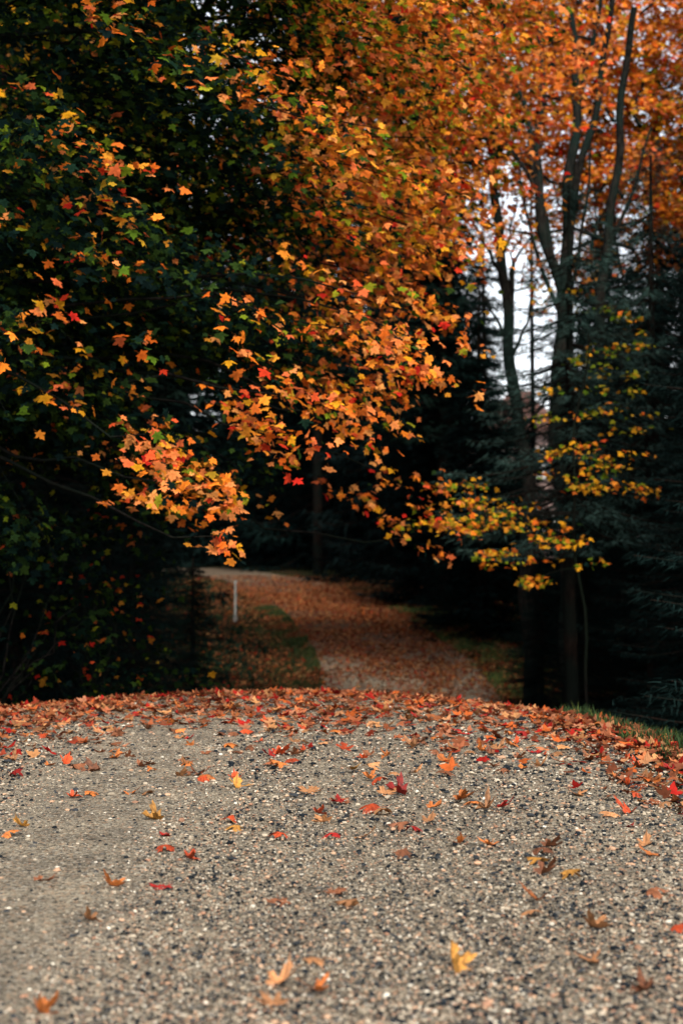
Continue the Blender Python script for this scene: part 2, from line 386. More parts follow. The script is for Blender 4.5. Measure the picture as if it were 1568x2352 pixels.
for j, q in enumerate(tgt[sel]):
    hz = np.clip(q[2]+rng.uniform(-1.2, -.2), 1.5, 9); start = np.array([-4.9, 12.2, hz]); L0 = np.linalg.norm(q-start)
    paths.append(limb(start, q, .006+.006*L0, .005, 12, .05, .16, j))
for j, q in enumerate(pe[::3]):
    paths.append(limb((-4.9, 12.2, q[2]+.8), q, .04, .005, 14, .03, .14, 100+j))
dn = norm(d)
for j in rng.choice(len(p), 500, replace=False):
    paths.append(limb(p[j]-dn[j]*.6+np.array([0, 0, .05]), p[j]+dn[j]*.4+np.array([0, 0, -.08]), .007, .003, 5, .03, .06, 300+j))
finish_tree("maple_tree", b0, "large maple with orange and green autumn leaves over gravel road", paths, M_DBARK, crown1, 5)

# ================================================================ shaded leafy shrubs under the big maple
rg = np.random.default_rng(77)
for (sx_, sy_, hh, ww, ns) in [(-2.9, 11.4, 2.3, 1.1, 80), (-2.2, 12.8, 2.0, .8, 60), (-4.1, 12.6, 2.6, 1.2, 60)]:
    zb = float(H(sx_, sy_)); th = rg.uniform(0, 6.283, ns); rq = rg.random(ns)**.6*ww; zz = zb+.15+hh*rg.random(ns)
    rq *= np.clip(1.25-.7*(zz-zb)/hh, .3, 1.1)
    pc = np.stack([sx_+np.cos(th)*rq, sy_+np.sin(th)*rq*.8, zz], -1); dc = pc-np.array([sx_, sy_, 0]); dc[:, 2] = -.15
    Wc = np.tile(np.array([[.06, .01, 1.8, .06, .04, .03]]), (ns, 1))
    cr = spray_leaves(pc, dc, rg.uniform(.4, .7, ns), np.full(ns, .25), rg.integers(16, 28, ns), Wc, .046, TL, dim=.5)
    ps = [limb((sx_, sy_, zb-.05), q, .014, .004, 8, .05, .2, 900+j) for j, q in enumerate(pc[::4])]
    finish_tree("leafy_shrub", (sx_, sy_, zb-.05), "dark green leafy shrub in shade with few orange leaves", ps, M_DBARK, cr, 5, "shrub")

# ================================================================ second maple further along the road
cen = np.array([-1.6, 17.5, 8.4])
p, d, rr = crown_sprays(cen, (4.6, 3.6, 5.0), 980, .4, lambda p: (p[:, 1] < 19.5) & (p[:, 2] < 9.9) & (p[:, 0] > -5.2) & (p[:, 2] > 4.2), 5)
nz = snoise(p, .9, 1.)+.5*snoise(p, 2.2, .3); po = sig(4*(nz-.1+.34*(p[:, 0]+.4)))
yg = np.exp(-((p[:, 0]-.3)/1.6)**2)*np.clip((p[:, 2]-6.5)/2, 0, 1)
W = np.stack([.5*po+.03, .15*(1-po)+.06, 1.1*(1-po)+.03, .3*(1-po)+.02+.5*yg, .10*po, .6*po+.03], 1)
cr = spray_leaves(p, d, rng.uniform(.8, 1.3, len(p)), rng.uniform(.35, .6, len(p)), rng.integers(28, 46, len(p)), W, .066, TL)
b0 = (-4.4, 19.5, float(H(-4.4, 19.5))-.1)
t0 = catmull([b0, (-4.2, 19.3, 1.5), (-3.2, 18.6, 4.5), (-2.2, 18, 7.5), (-1.6, 17.5, 11)])
paths = [(t0, np.linspace(.20, .05, len(t0)))]
for j, q in enumerate(p[rng.choice(len(p), 24, replace=False)]):
    paths.append(limb((-2.6, 18.2, np.clip(q[2]-1.2, 4.5, 10)), q, .04, .008, 12, .05, .14, j))
finish_tree("maple_tree", b0, "slim maple with salmon orange leaves beside the road", paths, M_DBARK, cr, 6)

# ================================================================ multi-stemmed maple, other side of road
cen = np.array([5.0, 24.5, 11.0])
p, d, rr = crown_sprays(cen, (6.6, 4.0, 6.6), 2000, .15, lambda p: (p[:, 1] < 27.5) & (p[:, 1] > 22.4) & (p[:, 2] < 13.4) & (p[:, 0] < 7.4) & ~((p[:, 0] < 4.4) & (p[:, 2] < 6.7)) & ~((p[:, 0] > 4.4) & (p[:, 2] < 6.9)), 9)
hole = (p[:, 0] > 1.5) & (p[:, 0] < 4.0) & (p[:, 2] < 8.1) & (rng.random(len(p)) < .4+.5*(np.sin(p[:, 0]*4)*np.sin(p[:, 2]*3.3) > 0))
p, d, rr = p[~hole], d[~hole], rr[~hole]
nz = snoise(p, .8, 2.5); po = sig(4*(nz+.4))
W = np.stack([.6*po+.2, .15+.25*(1-po), .14*(1-po), .18*(1-po), .08+0*po, .5*po], 1)
cr = spray_leaves(p, d, rng.uniform(.9, 1.4, len(p)), rng.uniform(.4, .65, len(p)), rng.integers(28, 44, len(p)), W, .072, TL, light=(0, -.7, 0))
dd = 22
bx = at(.835, .62, dd); b0 = (bx[0], dd, float(H(bx[0], dd))-.1)
paths = []
def stem(pts, r0, r1):
    c_ = catmull([at(*q) for q in pts], 40, .05); paths.append((c_, np.linspace(r0, r1, len(c_))))
c_ = catmull([np.array(b0), at(.832, .55, 22), at(.818, .42, 22), at(.825, .30, 22)], 30, .03); paths.append((c_, np.linspace(.15, .12, len(c_))))
stem([(.825, .30, 22), (.80, .22, 22), (.79, .12, 22.), (.80, .0, 22.)], .09, .045)
stem([(.825, .30, 22), (.838, .20, 21.8), (.845, .10, 21.6), (.84, .0, 21.5)], .11, .05)
stem([(.835, .24, 21.9), (.86, .14, 21.6), (.885, .06, 21.3), (.91, -.03, 21)], .07, .04)
stem([(.81, .25, 22), (.765, .09, 22.), (.70, .065, 22.), (.62, .045, 22.)], .055, .018)
stem([(.80, .20, 22), (.74, .13, 22), (.67, .13, 22), (.60, .14, 21.5)], .04, .012)
stem([(.845, .10, 21.6), (.88, .02, 21.4), (.90, -.06, 21.4)], .045, .025)
stem([(.828, .34, 22), (.80, .27, 22), (.78, .22, 22), (.765, .15, 22)], .045, .015)
stem([(.832, .28, 22), (.855, .24, 22), (.865, .19, 22), (.87, .1, 22)], .04, .015)
stem([(.87, .36, 21.8), (.895, .24, 21.6), (.905, .14, 21.5), (.94, .0, 21)], .09, .05)
stem([(.828, .44, 22), (.85, .40, 21.9), (.87, .36, 21.8)], .10, .09)
stem([(.892, .25, 21.6), (.92, .19, 21.5), (.96, .12, 21.4)], .04, .015)
for j, q in enumerate(p[rng.choice(len(p), 26, replace=False)]):
    paths.append(limb((4.0+rng.uniform(-.6, .8), 22.6, np.clip(q[2]-1.8, 6, 12)), q, .035, .008, 12, .05, .14, j))
finish_tree("maple_tree", b0, "multi-stemmed maple with bright orange crown among conifers", paths, M_BARK, cr, 8)

# slender leaning tree in front of the pale sky
paths = []
bx = at(.775, .62, 24); b0 = (bx[0], 24, float(H(bx[0], 24))-.1)
c_ = catmull([b0, at(.77, .48, 24), at(.752, .36, 24), at(.735, .26, 24), at(.728, .15, 24), at(.72, .02, 24)], 40, .05)
paths.append((c_, np.linspace(.13, .055, len(c_))))
for j, (a_, b_) in enumerate([((.735, .26, 24), (.76, .19, 23.6)), ((.74, .29, 24), (.765, .22, 24)), ((.73, .18, 24), (.70, .12, 24)), ((.752, .36, 24), (.79, .27, 24)), ((.745, .31, 24), (.72, .24, 24)), ((.76, .42, 24), (.80, .36, 24)), ((.728, .15, 24), (.745, .08, 24)), ((.74, .28, 24), (.68, .20, 24)), ((.745, .33, 24), (.70, .28, 24)), ((.75, .30, 24), (.79, .20, 24))]):
    paths.append(limb(at(*a_), at(*b_), .04, .010, 9, .0, .25, 50+j))
pp = np.array([at(*q) for q in [(.70, .12, 24), (.74, .07, 24), (.72, .03, 24), (.76, .14, 24), (.68, .14, 24.5), (.75, .01, 24), (.68, .05, 24), (.73, .11, 24), (.71, .08, 24), (.78, .10, 24), (.79, .20, 24), (.80, .25, 24), (.84, .22, 24), (.83, .27, 24), (.87, .25, 24), (.73, .22, 24)]])
pp = np.concatenate([pp+rng.normal(0, .35, pp.shape) for _ in range(6)])
cr = spray_leaves(pp, norm(rng.normal(0, 1, pp.shape)*[1, 1, .2]), np.full(len(pp), .9), np.full(len(pp), .4), np.full(len(pp), 24), np.tile([[.6, .25, .02, .08, .08, .3]], (len(pp), 1)), .066, TL)
finish_tree("maple_tree", b0, "slender dark trunk leaning tree with sparse orange leaves", paths, M_BARK, cr, 8)

# ================================================================ saplings
def sapling(name, base, label, stems, tiers, W0, size, cntr):
    paths = []
    for q in stems:
        c_ = catmull(q[0], 24, .05); paths.append((c_, np.linspace(q[1], q[2], len(c_))))
    P_, D_ = [], []
    root = np.array(stems[0][0][1], float)
    for (u_, v_, dd, sx) in tiers:
        c0 = at(u_, v_, dd)
        for q in range(3):
            P_.append(c0+rng.normal(0, 1, 3)*[.3*sx, .3, .035])
            dv = c0-root; dv[2] = 0; D_.append(norm(dv)+rng.normal(0, .3, 3)*[1, 1, .1])
        ax = root.copy(); ax[2] = c0[2]+.1
        paths.append(limb(ax, c0, .012, .004, 9, .04, .06, int(u_*1000)))
    P_, D_ = np.array(P_), np.array(D_)
    W_ = np.tile(np.array([W0]), (len(P_), 1))
    cr = spray_leaves(P_, D_, rng.uniform(.5, .85, len(P_)), np.full(len(P_), .26), rng.integers(*cntr, len(P_)), W_, size, TL, thick=.03, droop=.2)
    return finish_tree(name, base, label, paths, M_DBARK, cr, 6)
bz = float(H(2.85, 16.5))-.05
sapling("maple_sapling", (2.85, 16.5, bz), "young maple with amber and yellow green leaf tiers",
        [([(2.85, 16.5, bz), (2.75, 16.5, 1.0), (2.7, 16.4, 2.4), (2.8, 16.3, 3.6)], .022, .010)],
        [(.64, .507, 16, .8), (.67, .508, 16, 1), (.70, .513, 16, 1), (.74, .510, 16, 1), (.695, .472, 16.3, .4), (.715, .487, 16.2, .6), (.76, .492, 16.2, .6), (.79, .51, 16, 1),
         (.77, .54, 15.7, .9), (.81, .548, 15.7, .8), (.79, .566, 15.7, .5), (.83, .46, 16.2, .8), (.86, .443, 16.2, .8), (.85, .478, 16.2, .8), (.90, .477, 16.2, .7),
         (.84, .43, 16.3, .5), (.82, .525, 15.9, .6)],
        [.42, .60, .18, .38, .04, 0.], .048, (15, 25))
bz = float(H(4.6, 23))-.05
sapling("birch_sapling", (4.6, 23, bz), "young tree with yellow green leaves in front of spruces",
        [([(4.6, 23, bz), (4.6, 23, 2.0), (4.55, 23, 4.4), (4.5, 23, 6.6)], .05, .015)],
        [(.90, .34, 17.5, 1.2), (.94, .335, 17.5, 1.), (.91, .36, 17.5, 1.), (.88, .38, 17.5, 1.), (.93, .38, 17.5, 1.), (.90, .40, 17.5, 1.), (.86, .30, 19., 1.), (.91, .31, 18.5, .9), (.87, .35, 17.5, 1.), (.83, .29, 19, 1.), (.94, .42, 17.5, 1.), (.86, .40, 17.5, 1.), (.92, .45, 17.5, 1.), (.78, .41, 17.5, .6)],
        [.12, .5, .5, .7, 0, 0.], .048, (11, 18))

# ================================================================ spruces
NT = np.array([(-.5, 0, 0), (.5, 0, 0), (.25, .6, .02), (0, 1, -.05), (-.25, .6, .02)])*np.array([.085, 1, 1]); NF = np.array([(0, 1, 2), (0, 2, 4), (4, 2, 3)])
def spruce_geo(Hh, rb, nb, npt, seed, z0=.04, el=.2, col=(.009, .019, .016), power=.85, wid=1., tr=.016):
    rg = np.random.default_rng(seed)
    h = z0+(1-z0)*rg.random(nb)**1.15; a = rg.uniform(0, 6.283, nb); L = (rb*(1-h)**power+.15)*rg.uniform(.7, 1.12, nb)
    idx = np.repeat(np.arange(nb), np.maximum(6, (npt*L/rb).astype(int))); n = len(idx)
    t = rg.random(n)**.7; s = rg.choice([-1, 1], n)
    ca, sa = np.cos(a[idx]), np.sin(a[idx]); dv = np.stack([ca, sa, np.zeros(n)], -1); sd = np.stack([-sa, ca, np.zeros(n)], -1)
    Lx = L[idx]; lat = s*rg.random(n)*.30*Lx*(1-t*.8)
    z = h[idx]*Hh-.38*Lx*t+.22*Lx*t**3-.10*np.abs(lat)
    P = dv*(t*Lx)[:, None]+sd*lat[:, None]; P[:, 2] = z+rg.normal(0, .025, n)
    tip = dv*.7+sd*(s*.8)[:, None]+rg.normal(0, .35, (n, 3)); tip[:, 2] -= .35
    R = frames(tip, np.array([0, 0, 1.])+rg.normal(0, .6, (n, 3)))
    S = np.stack([np.full(n, el*wid), el*rg.uniform(.6, 1.3, n), np.full(n, el)], -1)
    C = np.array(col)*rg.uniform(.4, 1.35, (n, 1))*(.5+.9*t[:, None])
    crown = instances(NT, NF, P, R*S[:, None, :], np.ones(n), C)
    paths = [(np.array([(0, 0, -.3), (.03, 0, Hh*.15), (-.03, 0.02, Hh*.3), (0.05, 0, Hh*.45), (0.02, 0, Hh*.6), (0, 0, Hh*.97)]), np.array([tr*Hh, tr*.92*Hh, tr*.85*Hh, tr*.72*Hh, tr*.6*Hh, .02]))]
    for j in range(0, nb):
        if L[j] < .5: continue
        tt_ = np.linspace(0, 1, 5)[:, None]; q = np.array([math.cos(a[j]), math.sin(a[j]), 0])*L[j]*tt_; q[:, 2] = (h[j]*Hh-.38*L[j]*tt_+.22*L[j]*tt_**3)[:, 0]-.01
        paths.append((q, np.linspace(.008*L[j]+.006, .004, 5)))
    return crown, tubes(paths, 5)
def spruce_meshes(tag, *a, **k):
    (V, F, C), (TV, TF) = spruce_geo(*a, **k)
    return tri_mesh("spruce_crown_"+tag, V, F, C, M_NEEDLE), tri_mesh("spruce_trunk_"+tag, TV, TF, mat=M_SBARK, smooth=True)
near = [spruce_meshes("dense", 11., 2.7, 480, 330, 21, el=.09, wid=1.5, col=(.0055, .0125, .0115)), spruce_meshes("broad", 9., 2.4, 440, 300, 22, el=.095, wid=1.5, col=(.0055, .0125, .0115))]
mid = [spruce_meshes("mid", 16., 3.4, 400, 80, 23, el=.34, col=(.005, .012, .011), wid=1.9), spruce_meshes("mid_slim", 15., 2.7, 380, 75, 24, el=.34, col=(.005, .010, .010), wid=1.9),
       spruce_meshes("high", 21., 3.6, 380, 85, 27, z0=.30, el=.36, col=(.006, .013, .010), wid=2.1, tr=.009)]
sparse = [spruce_meshes("sparse", 8.0, 2.9, 200, 280, 25, z0=.40, el=.11, col=(.030, .058, .050), wid=1.2, tr=.014), spruce_meshes("wispy", 11., 1.7, 90, 90, 26, z0=.3, el=.16, col=(.010, .020, .018), wid=1.2, tr=.007)]
def put_spruce(kind, i_, x_, y_, sc, rz, label, group=None, sz=1., zoff=0):
    mc, mt = kind[i_]
    e = empty("spruce_tree", (x_, y_, float(H(x_, y_))-.15+zoff), label, "tree", group)
    e.rotation_euler = (0, 0, rz); e.scale = (sc, sc, sc*sz)
    obj("trunk", mt, e); obj("crown", mc, e)
LL = "dense dark green spruce standing beside the gravel road"
for (i_, x_, y_, sc, sz) in [(0, -4.9, 14.2, .95, .8), (1, -3.7, 17.2, .85, .8), (0, -6.3, 17.5, 1.1, 1.), (1, -4.9, 22.5, 1.1, 1.1), (0, -7.8, 13., 1.1, 1.), (1, -5.4, 28, 1.0, 1.), (0, -7, 25, 1.3, 1.1), (1, -3.1, 13.6, .40, .8), (1, -3.9, 10.8, .42, .9), (0, -3.0, 20.5, .5, .8), (1, -2.5, 24, .38, .9)]:
    put_spruce(near, i_, x_, y_, sc, x_*3, LL, "spruces lining the road", sz)
for (i_, x_, y_, sc, sz) in [(0, 4.85, 11.8, 1.05, 1.05), (1, 4.1, 14.8, .72, .9), (1, 6.2, 15.5, 1.3, 1.2), (0, 6.6, 19.5, 1.25, 1.2), (1, 5.1, 19.5, .8, .85), (1, 5.3, 24.5, .7, 1.), (0, 4.9, 22, .5, 1.0), (1, 5.0, 29.5, .7, .95), (0, 5.1, 17.6, .85, 1.1), (0, 3.55, 20.8, .36, .85), (1, 3.2, 22.9, .36, .9)]:
    put_spruce(near, i_, x_, y_, sc, x_*2.2, "dark spruce with drooping branches beside the road", "spruces lining the road", sz)
put_spruce(sparse, 0, 3.0, 18.6, 1.0, 1.1, "old conifer with bare trunk and sparse grey green branches", "spruces lining the road", 1.)
put_spruce(sparse, 0, 4.3, 19.6, .95, 2.9, "old conifer with sparse grey green drooping branches", "spruces lining the road", 1.15)
for x_, y_, sc in [(4.3, 32, 1.1), (5.4, 30, 1.0), (3.6, 36, 1.1), (6.2, 34, 1.15), (7.0, 38, 1.3)]:
    put_spruce(sparse, 1, x_, y_, sc, x_*7, "thin wispy conifer with open dark branches against pale sky", "spruces in the woods", 1.)
for (i_, x_, y_, sc, sz) in [(0, 3.4, 35, .60, 1.), (1, 5.2, 31, .42, .95), (0, 3.8, 38, .55, .8), (1, 2.8, 43, .8, 1.), (0, -6.6, 36, 1.2, 1.3), (1, -8., 43, 1.3, 1.4), (0, -8.5, 34, 1.2, 1.3), (1, 5.5, 34, .5, .85), (0, 8.5, 28, 1.0, 1.1), (1, 10, 34, 1.2, 1.1),
                              (0, 3.2, 48, 1.0, 1.1), (1, 2.0, 56, 1.3, 1.3), (0, 5.6, 45, .52, .8), (1, 7.6, 42, .60, 1.), (0, 10.6, 44, .95, 1.1), (1, 13, 40, 1.2, 1.1), (0, -11, 48, 1.3, 1.2), (1, -11.5, 56, 1.3, 1.2), (0, -.8, 69, 1.6, 1.4), (1, -14, 42, 1.3, 1.2),
                              (0, 3.2, 60, 1.2, 1.3), (0, -13, 30, 1.2, 1.2), (1, 1.9, 70, 1.5, 1.3), (1, 11.5, 24, 1.1, 1.2), (0, 6.0, 56, .55, .8), (1, -2.5, 80, 1.7, 1.4), (0, -6.5, 88, 1.6, 1.3), (1, -11, 95, 1.5, 1.), (0, 9.6, 52, .80, 1.05), (0, 7.0, 60, .55, .85), (1, 8.2, 64, .6, .8),
                              (1, -7.5, 29, 1.2, 1.2), (1, -10.5, 25, 1.2, 1.3), (1, -11.5, 66, 1.5, 1.4), (0, 8.0, 22.5, .9, 1.1), (1, 8.3, 37, .85, 1.2),
                              (2, -5.0, 31, 1.1, 1.), (2, -5.6, 38, 1.25, 1.), (2, -5.8, 33, 1.1, 1.), (2, 2.9, 40.5, .9, .95), (2, -1.0, 62, 1.3, 1.15), (2, -6.3, 26, .9, 1.), (2, -4.6, 25, .9, 1.)]:
    put_spruce(mid, i_, x_, y_, sc, x_*1.7+y_, "dark spruce in the shaded woods behind the road bend", "spruces in the woods", sz)
(bV, bF, bC), _ = spruce_geo(17., 3.6, 170, 34, 31, el=.75, col=(.006, .013, .012), wid=2.2)
gs = []
for j in range(120):
    y_ = rng.uniform(74, 120); b_ = rng.uniform(-.5, .6); x_ = b_*y_
    if abs(x_-road(np.array([y_]))[0][0]) < 4 and y_ < 100: continue
    u_ = x_/y_/.48+.5; sc = rng.uniform(1.0, 1.7)
    if .66 < u_ < .84:
        sc = rng.uniform(.30, .45)*y_/90
        if abs(x_-8.6) < 7 and 60 < y_ < 84: continue
    c_, s_ = math.cos(j), math.sin(j); q = bV*sc; q = np.stack([q[:, 0]*c_-q[:, 1]*s_, q[:, 0]*s_+q[:, 1]*c_, q[:, 2]], -1)+[x_, y_, float(H(x_, y_))]
    gs.append((q, bF, bC))
o = obj("distant_woodland", tri_mesh("distant_woodland", *join(*gs), M_NEEDLE)); o["kind"] = "stuff"; o["label"] = "far dark spruce woodland"; o["category"] = "woodland"
n = 34000
y = rng.uniform(9.5, 60, n); x = rng.uniform(-.36, .36, n)*y; cx, hw = road(y)
k = np.abs(x-cx) > hw+1.1+.35*np.sin(y*1.3)+2.0*(x > cx)*(y > 16); x, y = x[k], y[k]; n = len(x)
cl = np.clip(np.sin(x*1.1+y*.6)+np.sin(x*2.3-y*.9)+.6, 0, 2)
P = np.stack([x, y, H(x, y)+rng.random(n)*.45*cl], -1)
R = frames(rng.normal(0, 1, (n, 3))+[0, 0, .8], rng.normal(0, 1, (n, 3))+[0, 0, .8])*.16
V, F, C = instances(NT*np.array([3.5, 1, 1]), NF, P, R, rng.uniform(.6, 1.5, n), np.array([.009, .019, .012])*rng.uniform(.4, 1.9, (n, 1)))
o = obj("undergrowth", tri_mesh("undergrowth", V, F, C, M_NEEDLE)); o["kind"] = "stuff"; o["label"] = "dark low undergrowth on the forest floor"; o["category"] = "plants"

# ================================================================ grass verge
BT = np.array([(-.5, 0, 0), (.5, 0, 0), (.32, .08, .5), (-.32, .08, .5), (0, .28, 1.)]); BF = np.array([(0, 1, 2), (0, 2, 3), (3, 2, 4)])
def grass(x, y, hgt, col):
    n = len(x); th = rng.uniform(0, 6.283, n); ca, sa = np.cos(th), np.sin(th); h = hgt*rng.uniform(.5, 1.3, n)*(.6+.5*(np.sin(x*6+y*3)*np.sin(y*5-x*2)+1))
    R = np.zeros((n, 3, 3)); R[:, 0, 0] = ca; R[:, 0, 1] = -sa; R[:, 1, 0] = sa; R[:, 1, 1] = ca; R[:, 2, 2] = 1
    R = R*np.stack([np.full(n, .006)*(1+y/15), h*rng.uniform(.6, 2.2, n), h], -1)[:, None, :]
    P = np.stack([x, y, H(x, y)-.005], -1)
    C = np.array([col])*rng.uniform(.5, 1.5, (n, 1))*np.where(rng.random((n, 1)) < .15, [[2.6, 1.7, 1.]], [[1, 1, 1]])
    return instances(BT, BF, P, R, np.ones(n), C)
def thin(x, y, b=.6):
    k = rng.random(len(x)) < np.clip(b+.5*np.sin(x*3+y*1.1)+.4*np.sin(y*2.7-x*4), .06, 1); return x[k], y[k]
n = 28000; y = rng.uniform(4.6, 14, n); x = 1.48+np.abs(rng.normal(0, .7, n)); n = 9000; y2 = rng.uniform(8, 15, n); x2 = -3.3-np.abs(rng.normal(0, .5, n))
GA = grass(*thin(np.concatenate([x, x2]), np.concatenate([y, y2]), .45), .065, (.028, .05, .02))
y = rng.uniform(18, 42, 22000); cx, hw = road(y); GB = grass(*thin(cx-(hw-.1+np.abs(rng.normal(0, .5, len(y)))), y, .4), .09, (.032, .056, .024))
y = rng.uniform(15, 42, 50000); cx, hw = road(y); GC = grass(*thin(cx+(hw-.2+np.abs(rng.normal(0, 1.6, len(y)))), y, .35), .09, (.06, .10, .036))
o = obj("grass", tri_mesh("grass", *join(GA, GB, GC), M_GRASS)); o["kind"] = "stuff"; o["label"] = "short green grass on the road verges"; o["category"] = "grass"

# ================================================================ fallen leaves
LCOL = {"o": ((.72, .21, .045), "orange"), "t": ((.56, .25, .10), "tan"), "r": ((.42, .018, .012), "deep red"), "b": ((.27, .095, .04), "brown"), "y": ((.70, .32, .06), "golden"), "s": ((.66, .085, .02), "red orange")}
LM = {}
def fallen_material(key, col):
    m, nt, out = newmat("fallen_leaf_"+key); L = nt.links
    tc = nd(nt, "ShaderNodeTexCoord"); oi = nd(nt, "ShaderNodeObjectInfo")
    n1 = nd(nt, "ShaderNodeTexNoise", Scale=3.2, Detail=4., Roughness=.7); L.new(tc.outputs["Object"], n1.inputs["Vector"])
    r1 = ramp(nt, [(.3, tuple(c*.32 for c in col)), (.52, col), (.74, tuple(min(.9, c*1.2+.01) for c in col))]); L.new(n1.outputs[0], r1.inputs[0])
    sx = nd(nt, "ShaderNodeSeparateXYZ"); L.new(tc.outputs["Object"], sx.inputs[0])
    at2 = nd(nt, "ShaderNodeMath", operation='ARCTAN2'); L.new(sx.outputs[0], at2.inputs[0]); L.new(sx.outputs[1], at2.inputs[1])
    mu = nd(nt, "ShaderNodeMath", operation='MULTIPLY'); L.new(at2.outputs[0], mu.inputs[0]); mu.inputs[1].default_value = 6.6
    co = nd(nt, "ShaderNodeMath", operation='COSINE'); L.new(mu.outputs[0], co.inputs[0])
    r2 = ramp(nt, [(.0, (0, 0, 0)), (.93, (0, 0, 0)), (.99, (1, 1, 1))]); L.new(co.outputs[0], r2.inputs[0])
    c = mix(nt, r1.outputs[0], tuple(c_*.5 for c_ in col), r2.outputs[0])
    hv = nd(nt, "ShaderNodeHueSaturation"); L.new(c, hv.inputs["Color"])
    mr = nd(nt, "ShaderNodeMapRange"); L.new(oi.outputs["Random"], mr.inputs[0]); mr.inputs[3].default_value = .5; mr.inputs[4].default_value = 1.05
    L.new(mr.outputs[0], hv.inputs["Value"])
    p = nd(nt, "ShaderNodeBsdfPrincipled", Roughness=.6); p.inputs["Specular IOR Level"].default_value = .25; L.new(hv.outputs[0], p.inputs["Base Color"])
    L.new(p.outputs[0], out.inputs[0])
    return m
for key_, (c_, nm) in LCOL.items():
    mt = fallen_material(nm.replace(" ", "_"), c_); LM[key_] = []
    for j, (cu, fo, be, asy) in enumerate([(.2, .1, .0, .1), (.4, .3, .6, .3), (-.55, -.1, -.3, .15), (.1, .8, .2, .35), (-.8, .1, .4, .2), (.2, -.8, -.4, .4), (.4, .5, -.9, .25)]):
        V, F, sh = template(HD, [.33, .66], curl=cu, fold=fo, bend=be, seed=j*3+1, asym=asy)
        V[:, 2] -= np.percentile(V[:, 2], 12)
        LM[key_].append(tri_mesh("fallen_leaf_"+nm.replace(" ", "_"), V, F, None, mt, smooth=True))
hand = [(.025, .748, 't'), (.10, .752, 's'), (.03, .762, 'r'), (.145, .759, 'b'), (.205, .756, 'b'), (.13, .782, 'o'), (.235, .806, 'y'), (.275, .845, 's'), (.06, .865, 'b'), (.165, .87, 'o'), (.245, .872, 'r'), (.13, .906, 't'),
        (.415, .824, 's'), (.485, .823, 'r'), (.48, .81, 't'), (.345, .815, 'y'), (.415, .758, 'o'), (.33, .735, 'o'), (.405, .743, 's'), (.54, .712, 't'), (.49, .72, 'o'), (.505, .739, 's'), (.515, .76, 'y'), (.56, .773, 's'), (.59, .784, 'r'),
        (.56, .785, 't'), (.55, .80, 's'), (.565, .803, 't'), (.6, .82, 'r'), (.625, .811, 't'), (.67, .79, 'o'), (.715, .80, 't'), (.67, .831, 'o'), (.655, .751, 'o'), (.70, .74, 'o'), (.73, .738, 't'), (.77, .722, 'r'), (.79, .755, 't'),
        (.785, .838, 'b'), (.79, .85, 'y'), (.79, .86, 'b'), (.83, .862, 'y'), (.785, .885, 'o'), (.78, .90, 't'), (.86, .91, 't'), (.945, .878, 'b'), (.92, .815, 'r'), (.92, .80, 's'), (.89, .805, 't'), (.965, .775, 't'), (.86, .944, 't'), (.945, .975, 'b'),
        (.49, .877, 'b'), (.52, .892, 't'), (.45, .948, 't'), (.46, .976, 'o'), (.405, .972, 't'), (.40, .99, 't'), (.665, .956, 'y'), (.06, 1.0, 'o'), (.01, .82, 'o'), (.04, .811, 'y'), (.995, .912, 's'), (.36, .72, 's'), (.26, .765, 't'), (.22, .783, 't'), (.45, .732, 't'),
        (.61, .735, 't'), (.64, .728, 'o'), (.82, .742, 't'), (.84, .783, 't'), (.59, .842, 'b'), (.94, .832, 't'), (.99, .74, 't'), (.95, .84, 'o'), (.41, .887, 'b'), (.35, .777, 'y'), (.49, .79, 'b'), (.45, .783, 't'), (.33, .71, 's'), (.42, .70, 'r'), (.17, .74, 'o')]
items = []
for u_, v_, k_ in hand:
    y_ = .9/((v_-.555)*.72); items.append(((u_-.5)*.48*y_, y_, k_))
nh = len(items)
keys = np.array(list("ottbbbsrso"))
while len(items) < 300:
    r_ = rng.random()
    if r_ < .12: x_, y_ = rng.uniform(1.1, 1.6), rng.uniform(4.8, 8.2)
    elif r_ < .20: x_, y_ = rng.uniform(-.27, .27)*5, rng.uniform(4.3, 6.2); x_ = x_*y_/5
    else:
        y_ = 5.7+3.4*rng.random()**.75; x_ = rng.uniform(-.27, .24)*y_
    if x_ > 1.6: continue
    items.append((x_, y_, rng.choice(keys)))
lab = {"o": "curled orange maple leaf lying on gravel road", "t": "dry tan maple leaf curled on gravel road", "r": "deep red maple leaf lying on gravel road", "b": "shrivelled brown maple leaf on gravel road", "y": "golden yellow leaf lying on gravel road", "s": "red orange maple leaf lying on gravel road"}
for i_, (x_, y_, k_) in enumerate(items):
    o = bpy.data.objects.new("fallen_leaf", LM[k_][rng.integers(0, 7)]); link(o)
    s_ = rng.uniform(.044, .060) if y_ < 5 else rng.uniform(.040, .060)
    if i_ < nh and y_ >= 5: s_ = rng.uniform(.056, .074)
    o.location = (x_, y_, float(H(x_, y_))+.018); o.scale = (s_, s_, s_*rng.uniform(.7, 1.25))
    o.rotation_euler = (rng.normal(0, .18), rng.normal(0, .18), rng.uniform(0, 6.28))
    if abs(x_-(.165)*.48*y_) < .02 and abs(y_-.9/((.956-.555)*.72)) < .01: o.rotation_euler = (1.1, .3, 1.2)
    o["label"] = lab[k_]; o["category"] = "leaf"; o["group"] = "fallen maple leaves on the gravel road"

